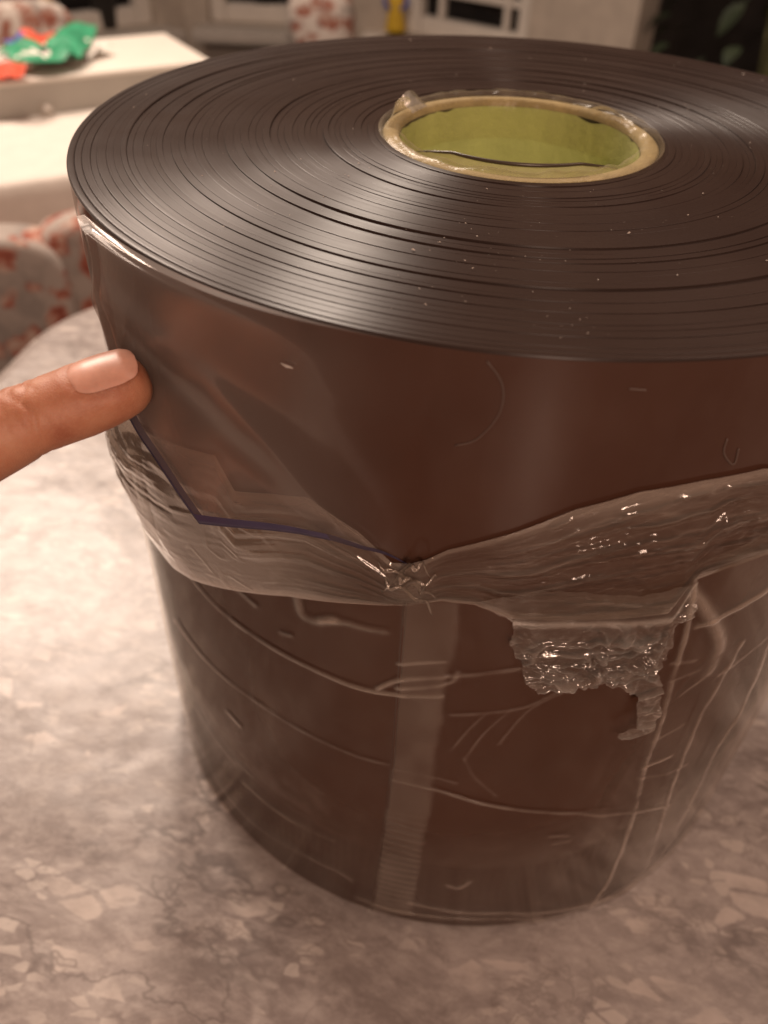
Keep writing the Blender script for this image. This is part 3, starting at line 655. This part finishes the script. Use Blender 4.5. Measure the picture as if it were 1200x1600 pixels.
V = []; hem = [(math.sin(a)*(RI-.0022), -math.cos(a)*(RI-.0022), -.004+.0060*min(1, 4*x, 4*(1-x))**.6) for x, a in zip(np.linspace(0.01, .99, 60), np.radians(np.linspace(-61, 61, 60)))]
V, F = tube_mesh(hem, [.00005+.0005*math.sin(PI*i/59)**.7 for i in range(60)], 7); mk('lip_hem', V, F, M['hem'], colr)
lip('curled_tab', -112, -86, RC-.001, .0005, lambda x: .0050*max(0, math.sin(PI*x))**.3, M['collar'], .30, RC-.003, 30, 14)
lip('curled_tab', -122, -106, RI-.001, .0005, lambda x: .0045*max(0, math.sin(PI*x))**.3, M['collar'], .30, RI+.004, 30, 14)
lip('shiny_fold', 118, 142, RC-.001, .0005, lambda x: .0028*math.sin(PI*x)**.5, M['collar'], .30, RC-.006, 30, 14)

# ================================================================== hand pointing at the roll
def cpt(x, y, d): return CAM+(rt*((x-600)/1277.7)-up*((y-800)/1277.7)+fw)*d
tip, mid, base_ = Vector((-0.076, -0.1134, 0.2243)), Vector((-0.1026, -0.1293, 0.2166)), Vector((-0.1542, -0.1459, 0.1969))
ax = (tip-mid).normalized()
nrm_d = (Vector([-0.0014, -0.1764, 0.9807])); nrm_d = (nrm_d-ax*nrm_d.dot(ax)).normalized(); sd = ax.cross(nrm_d)
def finger_loft(bm, secs, nseg=28):
    rings = []
    for c_, a_, n_, w_, h_ in secs:
        s_ = a_.cross(n_).normalized(); n2 = s_.cross(a_).normalized()
        rings.append([bm.verts.new(c_+s_*(math.cos(2*PI*k/nseg)*w_)+n2*(math.sin(2*PI*k/nseg)*h_)) for k in range(nseg)])
    for a, b in zip(rings[:-1], rings[1:]):
        for k in range(nseg): bm.faces.new((a[k], a[(k+1) % nseg], b[(k+1) % nseg], b[k]))
    bm.faces.new(rings[0][::-1]); bm.faces.new(rings[-1])
hb = bmesh.new()
L1 = (tip-mid).length
secs = []
# distance from tip -> (half width, half height, dorsal shift)
S = [(0.0002, .0022, .0018, -.0006), (.0008, .0042, .0036, -.0005), (.002, .0060, .0052, -.0004), (.004, .0075, .0065, -.0002), (.007, .0085, .0073, 0), (.011, .0090, .0077, 0), (.016, .0092, .0079, 0), (.021, .0090, .0079, .0002), (.0245, .0088, .0080, .0003), (.0265, .0089, .0081, .0003), (.029, .0091, .0082, .0002), (.034, .0094, .0088, -.0003), (.040, .0097, .0094, -.0009)]
for d_, w_, h_, sh in S: secs.append((tip-ax*d_+nrm_d*sh, ax, nrm_d, w_*.98, h_*.98))
ax2 = (mid-base_).normalized()
c0 = secs[-1][0]
for k in range(1, 9):
    q = k/8; a_ = ax.lerp(ax2, min(1, q*2)).normalized(); c0 = c0-a_*.0062
    secs.append((c0.copy(), a_, nrm_d, .0097+.0012*math.sin(q*PI*.5), .0094+.0016*q))
finger_loft(hb, secs)
knuckle = secs[-1][0]
# palm, curled fingers, thumb and forearm run off to the left of the view
back = -ax2; hn = nrm_d; hs = back.cross(hn).normalized()          # hs: across the hand
if hs.z > 0: hs = -hs
wrist = knuckle+back*.085+hs*.028
def chain(pts, rads, hscale=.9):
    pts = [Vector(p) for p in pts]; sec = []
    P = []; Rr = []
    for i in range(len(pts)-1):
        for t in np.linspace(0, 1, 8, endpoint=False): P.append(pts[i].lerp(pts[i+1], t)); Rr.append(rads[i]*(1-t)+rads[i+1]*t)
    P.append(pts[-1]); Rr.append(rads[-1])
    sec.append((P[0]-(P[1]-P[0]).normalized()*Rr[0]*.7, (P[1]-P[0]).normalized(), hn, Rr[0]*.55, Rr[0]*.55*hscale))
    for i, p in enumerate(P):
        t = (P[min(i+1, len(P)-1)]-P[max(i-1, 0)]).normalized(); n2 = hn if abs(t.dot(hn)) < .9 else back
        sec.append((p, t, n2, Rr[i], Rr[i]*hscale))
    e = (P[-1]-P[-2]).normalized(); sec.append((P[-1]+e*Rr[-1]*.7, e, sec[-1][2], Rr[-1]*.55, Rr[-1]*.55*hscale))
    finger_loft(hb, sec, 20)
for k in range(4):   # metacarpals fill the palm
    kn = knuckle+hs*(.0185*k)+back*(.004*k*k*.4)
    chain([kn, kn.lerp(wrist+hs*(.007*(k-1.5)), .55), wrist+hs*(.007*(k-1.5))], [.0115, .0135, .0135])
    if k:            # curled fingers
        p1 = kn; p2 = kn-back*.030-hn*.022; p3 = p2+back*.012-hn*.020; p4 = p3+back*.022+hn*.004
        chain([p1, p2, p3, p4], [.0105, .0095, .0088, .0078])
th0 = wrist-hs*.020-back*.012-hn*.008
chain([th0, knuckle+back*.050-hs*.022-hn*.012, knuckle+back*.022-hs*.020-hn*.020, knuckle+back*.004-hs*.010-hn*.026], [.015, .0125, .0105, .0088])
chain([wrist-back*.01, wrist+back*.05, wrist+back*.14], [.024, .0255, .030], .8)
tmp = bm_obj('hand_tmp', hb, M['skin'])
md = tmp.modifiers.new('r', 'REMESH'); md.mode = 'VOXEL'; md.voxel_size = .0008
sm_ = tmp.modifiers.new('s', 'SMOOTH'); sm_.factor = .5; sm_.iterations = 5
dg = bpy.context.evaluated_depsgraph_get(); me = bpy.data.meshes.new_from_object(tmp.evaluated_get(dg))
bpy.data.objects.remove(tmp)
co = np.zeros(len(me.vertices)*3); me.vertices.foreach_get('co', co); co = co.reshape(-1, 3)
A_, N_, S_, T_ = (np.array(q) for q in (ax, nrm_d, sd, tip))
rel = co-T_; al = -(rel@A_); dn = rel@N_; ds = rel@S_
rad_ = np.hypot(dn, ds); near = (al < .05) & (al > -.002) & (rad_ < .016)
dirv = (rel+al[:, None]*A_); dirv /= np.maximum(np.linalg.norm(dirv, axis=1), 1e-6)[:, None]
dors = np.clip(dn/np.maximum(rad_, 1e-6), -1, 1)
dep = np.zeros(len(co))
for p_, wd_, am_ in ((.0258, .0006, .00060), (.0282, .0007, .00030), (.0238, .0007, .00020), (.0308, .0008, .00022)):
    wob = .0006*np.sin(ds*900+p_*4000)
    dep += am_*np.exp(-((al-p_+wob)/wd_)**2)*np.clip(dors*1.2+.25, 0, 1)
for p_ in (.0265, .0285): dep += .0006*np.exp(-((al-p_)/.0009)**2)*np.clip(-dors-.2, 0, 1)
# nail bed: shallow U-shaped fold round the nail
u_ = (al-.0084)/.0072; v_ = ds/.0062; rn = (np.abs(u_)**2.6+np.abs(v_)**2.6)**(1/2.6)
dep += .00010*np.exp(-((rn-1.04)/.10)**2)*(dors > .2)*(al > .003)-.00016*np.exp(-((rn-1.28)/.15)**2)*(dors > .1)*(al > .004)
co -= dirv*(dep*near)[:, None]
me.vertices.foreach_set('co', co.ravel()); me.update()
me.polygons.foreach_set('use_smooth', [True]*len(me.polygons)); me.materials.clear(); me.materials.append(M['skin'])
hand = link(bpy.data.objects.new('hand', me)); tag(hand, 'bare hand pointing its index finger at the edge of the big roll', 'hand')
# nail plate
NA, NC = 26, 22; V = []
for i in range(NA):
    for j in range(NC):
        uu = -1+2*i/(NA-1); ww = -1+2*j/(NC-1)
        k = (1-abs(uu)**3.2)**(1/3.2) if abs(uu) < 1 else 0
        k = max(k, .30 if uu < 0 else .18)
        x = .0084+uu*.0074; y = ww*.0061*k
        hgt = np.interp(x, [0, .004, .008, .012, .018], [.0044, .0066, .0074, .0078, .0079])
        hgt2 = hgt*math.sqrt(max(0, 1-(y/.0092)**2))
        V.append(tip-ax*x+sd*y+nrm_d*(hgt2+.00004+.00022*(1-uu)*.5-.0003*max(0, uu)**4-.0002*abs(ww)**6))
mk('nail', V, grid_faces(NA, NC), M['nail'], hand)

# ================================================================== background things
# white table beside the bay
E1 = Vector((.76, .65, 0)).normalized(); E2 = Vector((-E1.y, E1.x, 0)); FC = Vector((-.723, 1.495, 0))   # far corner next to the bay
wt = empty('white_table', (-.95, .93, FLOOR), math.atan2(E1.y, E1.x)); tag(wt, 'long side table under a white cloth beside the bay window', 'table')
def wloc(p): d = Vector(p)-Vector((wt.location.x, wt.location.y, 0)); return (d.dot(E1), d.dot(E2))
fx, fy = wloc(FC); TZ = -.05-FLOOR
x0, x1, y0, y1 = fx-1.45, fx-.0, fy-.70, fy
box('tabletop', ((x0+x1)/2, (y0+y1)/2, TZ-.02), (x1-x0-.03, .66, .030), M['wood'], wt)
for sx in (x0+.08, x1-.08):
    for sy in (y0+.08, y1-.08): box('leg', (sx, sy, (TZ-.036)/2), (.05, .05, TZ-.037), M['wood'], wt, .004)
# cloth with a hanging skirt
P = round_rect(x0, x1, y0, y1, .03, 5); Pd = []
for a, b in zip(P, P[1:]+P[:1]):
    m_ = max(1, int(math.dist(a, b)/.02))
    Pd += [(a[0]+(b[0]-a[0])*k/m_, a[1]+(b[1]-a[1])*k/m_) for k in range(m_)]
k = len(Pd); cx_, cy_ = (x0+x1)/2, (y0+y1)/2; rings = []
for off, z in ((-.01, 0), (-.003, -.001), (.002, -.006), (.004, -.02), (.008, -.09), (.012, -.18), (.014, -.25)):
    rg = []
    for i, (x, y) in enumerate(Pd):
        nx = 1 if x > x1-.02 else (-1 if x < x0+.02 else 0); ny = 1 if y > y1-.02 else (-1 if y < y0+.02 else 0)
        wv_ = .013*math.sin(i*.42+1.3*math.sin(i*.13))*min(1, -z/.15); rg.append((x+nx*(off+wv_), y+ny*(off+wv_), TZ+z))
    rings.append(rg)
tc = empty('white_tablecloth', wt.location, wt.rotation_euler.z); tag(tc, 'white cloth hanging over the edge of the side table', 'tablecloth')
f = [tuple(range(k))]
for a in range(len(rings)-1): f += [(a*k+i, (a+1)*k+i, (a+1)*k+(i+1) % k, a*k+(i+1) % k) for i in range(k)]
o_ = mk('cloth', [p for r_ in rings for p in r_], f, M['cloth'], tc); o_.data.polygons[0].use_smooth = False
# flat white box on the far half of that table
pb = [(-0.7311, 0.8971), (-0.6301, 0.9894), (-0.6271, 1.2607)]
a_ = Vector((*pb[0], 0)); 
bx = empty('flat_box', (a_.x, a_.y, -.0495), math.atan2(E1.y, E1.x)); tag(bx, 'wide flat white box lying on the side table under the coloured bag', 'box')
ln = (Vector((*pb[2], 0))-a_).dot(E1); dp = (Vector((*pb[2], 0))-a_).dot(E2)
box('lid', (ln/2-.20, dp/2, .0455), (ln+.4, dp, .006), M['boxw'], bx, .002)
box('side_panel', (ln/2-.20, .004, .0212), (ln+.396, .004, .0418), M['boxs'], bx)
box('side_panel', (ln/2-.20, dp-.004, .0212), (ln+.396, .004, .0418), M['boxs'], bx)
box('side_panel', (ln-.006, dp/2, .0212), (.004, dp-.014, .0418), M['boxs'], bx)
box('side_panel', (-.396, dp/2, .0212), (.004, dp-.014, .0418), M['boxs'], bx)
# crumpled carrier bag: overlapping printed bands
bag = empty('carrier_bag', (-0.7097, 0.9881, 0)); tag(bag, 'crumpled plastic bag printed green, red, white and blue on the flat white box', 'bag')
def ribbon(name, pts, wds, mat, z0, seed):
    pts = np.array(pts); n_ = 40; t = np.linspace(0, len(pts)-1, n_); C_ = np.stack([np.interp(t, range(len(pts)), pts[:, k]) for k in (0, 1)], 1)
    for _ in range(3): C_[1:-1] = (C_[:-2]+2*C_[1:-1]+C_[2:])/4
    W_ = np.interp(t, range(len(wds)), wds); d = np.gradient(C_, axis=0); d /= np.linalg.norm(d, axis=1)[:, None]; nn = np.stack([-d[:, 1], d[:, 0]], 1)
    m_ = 14; q = np.linspace(-1, 1, m_); v = np.zeros((n_, m_, 3))
    v[..., :2] = C_[:, None]+nn[:, None]*(q[None, :]*W_[:, None])[..., None]
    v[..., 2] = z0+.005*(1-q[None, :]**2)+.016*np.abs(lnoise(v[..., 0]*28, v[..., 1]*28, seed))+.006*np.abs(lnoise(v[..., 0]*70, v[..., 1]*70, seed))
    v -= np.array([bag.location.x, bag.location.y, 0]); return mk(name, v.reshape(-1, 3), grid_faces(n_, m_), mat, bag)
ribbon('white_band', [(-0.7368, 0.9531), (-0.709, 1.028), (-0.6705, 1.1036)], [.035, .045, .03], M['whitep'], .001, 51)
ribbon('red_band', [(-0.7614, 0.9345), (-0.7194, 0.9112), (-0.6913, 0.909)], [.02, .022, .012], M['red'], .004, 53)
ribbon('red_band', [(-0.7882, 1.1016), (-0.7614, 1.066), (-0.7305, 1.0213)], [.018, .02, .012], M['red'], .006, 54)
ribbon('red_band', [(-0.7749, 1.0969), (-0.7495, 1.0784), (-0.7357, 1.0828)], [.012, .018, .015], M['red'], .006, 55)
ribbon('blue_band', [(-0.8052, 1.0521), (-0.7974, 1.0676), (-0.7801, 1.0775)], [.012, .018, .018], M['blue'], .006, 56)
ribbon('green_band', [(-0.7221, 1.1506), (-0.7026, 1.076), (-0.6834, 0.9962), (-0.6906, 0.9597), (-0.7154, 0.9597), (-0.7641, 0.9988)], [.024, .028, .032, .024, .022, .022], M['greenp'], .012, 57)
ribbon('green_band', [(-0.7605, 0.992), (-0.7628, 1.0317), (-0.727, 1.0023), (-0.6993, 0.9874)], [.016, .02, .02, .014], M['greenp'], .010, 58)
# scrap of clear film glinting on the cloth
sx_, sy_ = (-0.6858, 0.9263)
bm = bmesh.new(); bmesh.ops.create_icosphere(bm, subdivisions=4, radius=.014)
for v_ in bm.verts:
    q = .7+.5*float(fbm(np.array(v_.co.x*160), np.array(v_.co.y*160+v_.co.z*90), 61)); v_.co *= q; v_.co.z *= .7
sc = bm_obj('film_scrap', bm, M['crinkle'], None, True); sc.location = (sx_, sy_, -.042); set_fold(sc, [.25]*len(sc.data.vertices)); tag(sc, 'small glinting crumple of clear film on the white tablecloth', 'film scrap')

# floral covered chairs
def puff(name, c, s, mat, parent, e=.35, seed=0, rz=0):
    nu, nv2 = 40, 24; V = []
    sg = lambda x, p: math.copysign(abs(x)**p, x)
    for i in range(nu):
        for j in range(nv2):
            a = 2*PI*i/nu; b = -PI/2+PI*j/(nv2-1)
            x = sg(math.cos(b), e)*sg(math.cos(a), e); y = sg(math.cos(b), e)*sg(math.sin(a), e); z = sg(math.sin(b), e)
            q = 1+.03*float(fbm(np.array(x*2+z), np.array(y*2-z), 70+seed)); p = Vector((x*s[0]*q, y*s[1]*q, z*s[2]*q)); p.rotate(Matrix.Rotation(rz, 3, 'Z')); V.append(p+Vector(c))
    return mk(name, V, grid_faces(nu, nv2, True), mat, parent)
def chair(label, back_top, rz, seed, fm=M['floral']):
    x, y, zt = back_top; r = empty('chair', (x, y, FLOOR), rz); tag(r, label, 'chair', 'floral covered chairs round the white table')
    zt -= FLOOR
    puff('backrest', (0, 0, zt-.20), (.19, .035, .20), fm, r, .28, seed)
    puff('seat', (0, .20, .42), (.20, .20, .055), fm, r, .35, seed+1)
    for sx in (-1, 1):
        for sy in (0, 1): box('leg', (sx*.15, .06+sy*.28, .19), (.04, .04, .377), M['wood'], r, .004)
    return r
chair('floral covered chair drawn up to the hanging white cloth, close to the roll', (-0.3793, 0.66, -0.0478), .55, 1)
chair('floral covered chair turned askew past the rounded corner of the marble-print table', (-0.6683, 0.5, -0.0524), .35, 3)
chair('floral covered chair on the bay side of the white table, below the figurine', (-1.0807, 1.42, -0.0082), .75+PI, 5, M['floral2'])
# pale floral cushion standing under the second bay window
cs = Vector((-0.5379, 2.08, -0.1268))
cu = empty('cushion', (cs.x, cs.y, cs.z-.09)); tag(cu, 'small pale floral cushion with orange flowers propped below the black pot', 'cushion')
puff('cover', (0, 0, .09), (.088, .06, .085), M['floral2'], cu, .75, 9)
st_ = empty('stool', (cs.x, cs.y, FLOOR)); tag(st_, 'plain dark stool carrying the small pale floral cushion', 'stool')
sz_ = cs.z-.09-FLOOR-.002
box('seat', (0, 0, sz_-.02), (.30, .22, .035), M['wood'], st_, .006)
for sx in (-1, 1):
    for sy in (-1, 1): box('leg', (sx*.12, sy*.08, (sz_-.038)/2), (.03, .03, sz_-.039), M['wood'], st_, .003)
# pots and ornaments on the sills
def pot(label, p, r0_, r1_, h, mat, stem=False):
    t = empty('plant_pot', p); tag(t, label, 'pot')
    lathe('pot_wall', [(0.001, .001), (r0_, .001), (r1_*.97, h*.9), (r1_, h*.9), (r1_*1.03, h), (r1_*.92, h), (r1_*.9, h*.85), (.001, h*.84)], 40, mat, t)
    for k in range(7):
        a = k*.9; P = [(0, 0, h*.8)]
        for q in range(1, 6): P.append((math.cos(a)*.012*q*q*.5, math.sin(a)*.012*q*q*.5, h*.8+.04*q))
        V, F = tube_mesh(P, [.006, .009, .010, .009, .006, .002], 6); mk('leaf', V, F, M['leaf'], t)
pot('charcoal grey plant pot on the sill beside the ochre figurine', (-1.182, 2.1991, -0.2), .030, .040, .14, M['potd'])
pot('black plant pot on the second bay sill above the floral cushion', (-0.789, 2.4498, -0.2), .033, .046, .13, M['potb'])
sp = Vector((-0.8952, 2.4417, -0.2)); t = empty('cut_stem', sp); tag(t, 'thin yellow green stem leaning in a small glass on the sill', 'stem')
V, F = tube_mesh([(0, 0, 0), (-.004, 0, .05), (.002, 0, .10), (-.012, 0, .2)], [.006, .005, .005, .003], 8); mk('stalk', V, F, M['stem'], t)
lathe('glass_foot', [(.001, .0005), (.018, .0005), (.020, .008), (.001, .009)], 24, M['frame'], t)
def figurine(label, p, h, mats):
    t = empty('figurine', p); tag(t, label, 'figurine')
    lathe('robe', [(.001, .0005), (h*.17, .0005), (h*.19, h*.06), (h*.14, h*.3), (h*.16, h*.5), (h*.10, h*.68), (.001, h*.7)], 28, mats[0], t)
    lathe('head', [(.001, h*.68), (h*.06, h*.71), (h*.09, h*.80), (h*.07, h*.90), (.001, h*.94)], 24, mats[1], t)
    for s_ in (-1, 1):
        V, F = tube_mesh([(s_*h*.13, 0, h*.60), (s_*h*.20, -h*.05, h*.45), (s_*h*.10, -h*.14, h*.38)], [h*.045, h*.04, h*.035], 8); mk('arm', V, F, mats[2], t)
figurine('ochre and brown figurine on the sill beside the charcoal pot', (-1.2759, 2.0685, -0.2), .15, (M['gold'], M['brown'], M['brown']))
figurine('bright yellow figurine with blue and red trim beside the muntined window', (-0.3925, 2.4029, -0.2), .16, (M['yellow'], M['red'], M['blue']))
o_ = box('corner_shelf', Vector((-0.3925, 2.4029, -0.2))+Vector((-.01, .05, -.012)), (.16, .22, .022), M['frame'], None, .004); tag(o_, 'small white corner shelf at sill height carrying the yellow figurine', 'shelf')
# dark leafy plant before the dark panel
pl = Vector((0.6002, 2.05, -0.2392))
pp = empty('house_plant', (pl.x, pl.y, FLOOR)); tag(pp, 'large dark green leafy house plant in front of the dark panel', 'plant')
lathe('pot_wall', [(0.001, .001), (.11, .001), (.15, .26), (.16, .28), (.14, .28), (.13, .24), (.001, .24)], 40, M['gold'], pp)
bm = bmesh.new()
for k in range(5):
    V, F = tube_mesh([(0, 0, .22), (.03*math.cos(k*1.3), .03*math.sin(k*1.3), .5), (.10*math.cos(k*1.3), .08*math.sin(k*1.3), .95)], [.010, .008, .004], 6); mk('stalk', V, F, M['stem'], pp)
lv = []; 
for k in range(150):
    a = rng.uniform(0, 2*PI); h = rng.uniform(.34, 1.05); r_ = rng.uniform(.04, .26)*(1.15-abs(h-.7)); L = rng.uniform(.05, .09); w_ = L*rng.uniform(.28, .40)
    dr = rng.uniform(-.9, .2); d1 = Vector((math.cos(a)*math.cos(dr), math.sin(a)*math.cos(dr), math.sin(dr))); s1 = Vector((-math.sin(a), math.cos(a), rng.uniform(-.4, .4))).normalized(); n1 = d1.cross(s1)
    p0 = Vector((math.cos(a)*r_, math.sin(a)*r_, h)); V = []
    for t_, ww in ((0, .08), (.25, .8), (.5, 1), (.75, .75), (1, .03)):
        cc = p0+d1*(L*t_)-n1*(.02*t_*t_)
        V += [cc-s1*(w_*ww)+n1*(.25*w_*ww), cc, cc+s1*(w_*ww)+n1*(.25*w_*ww)]
    mk('leaf', V, grid_faces(5, 3), M['leaf'], pp)
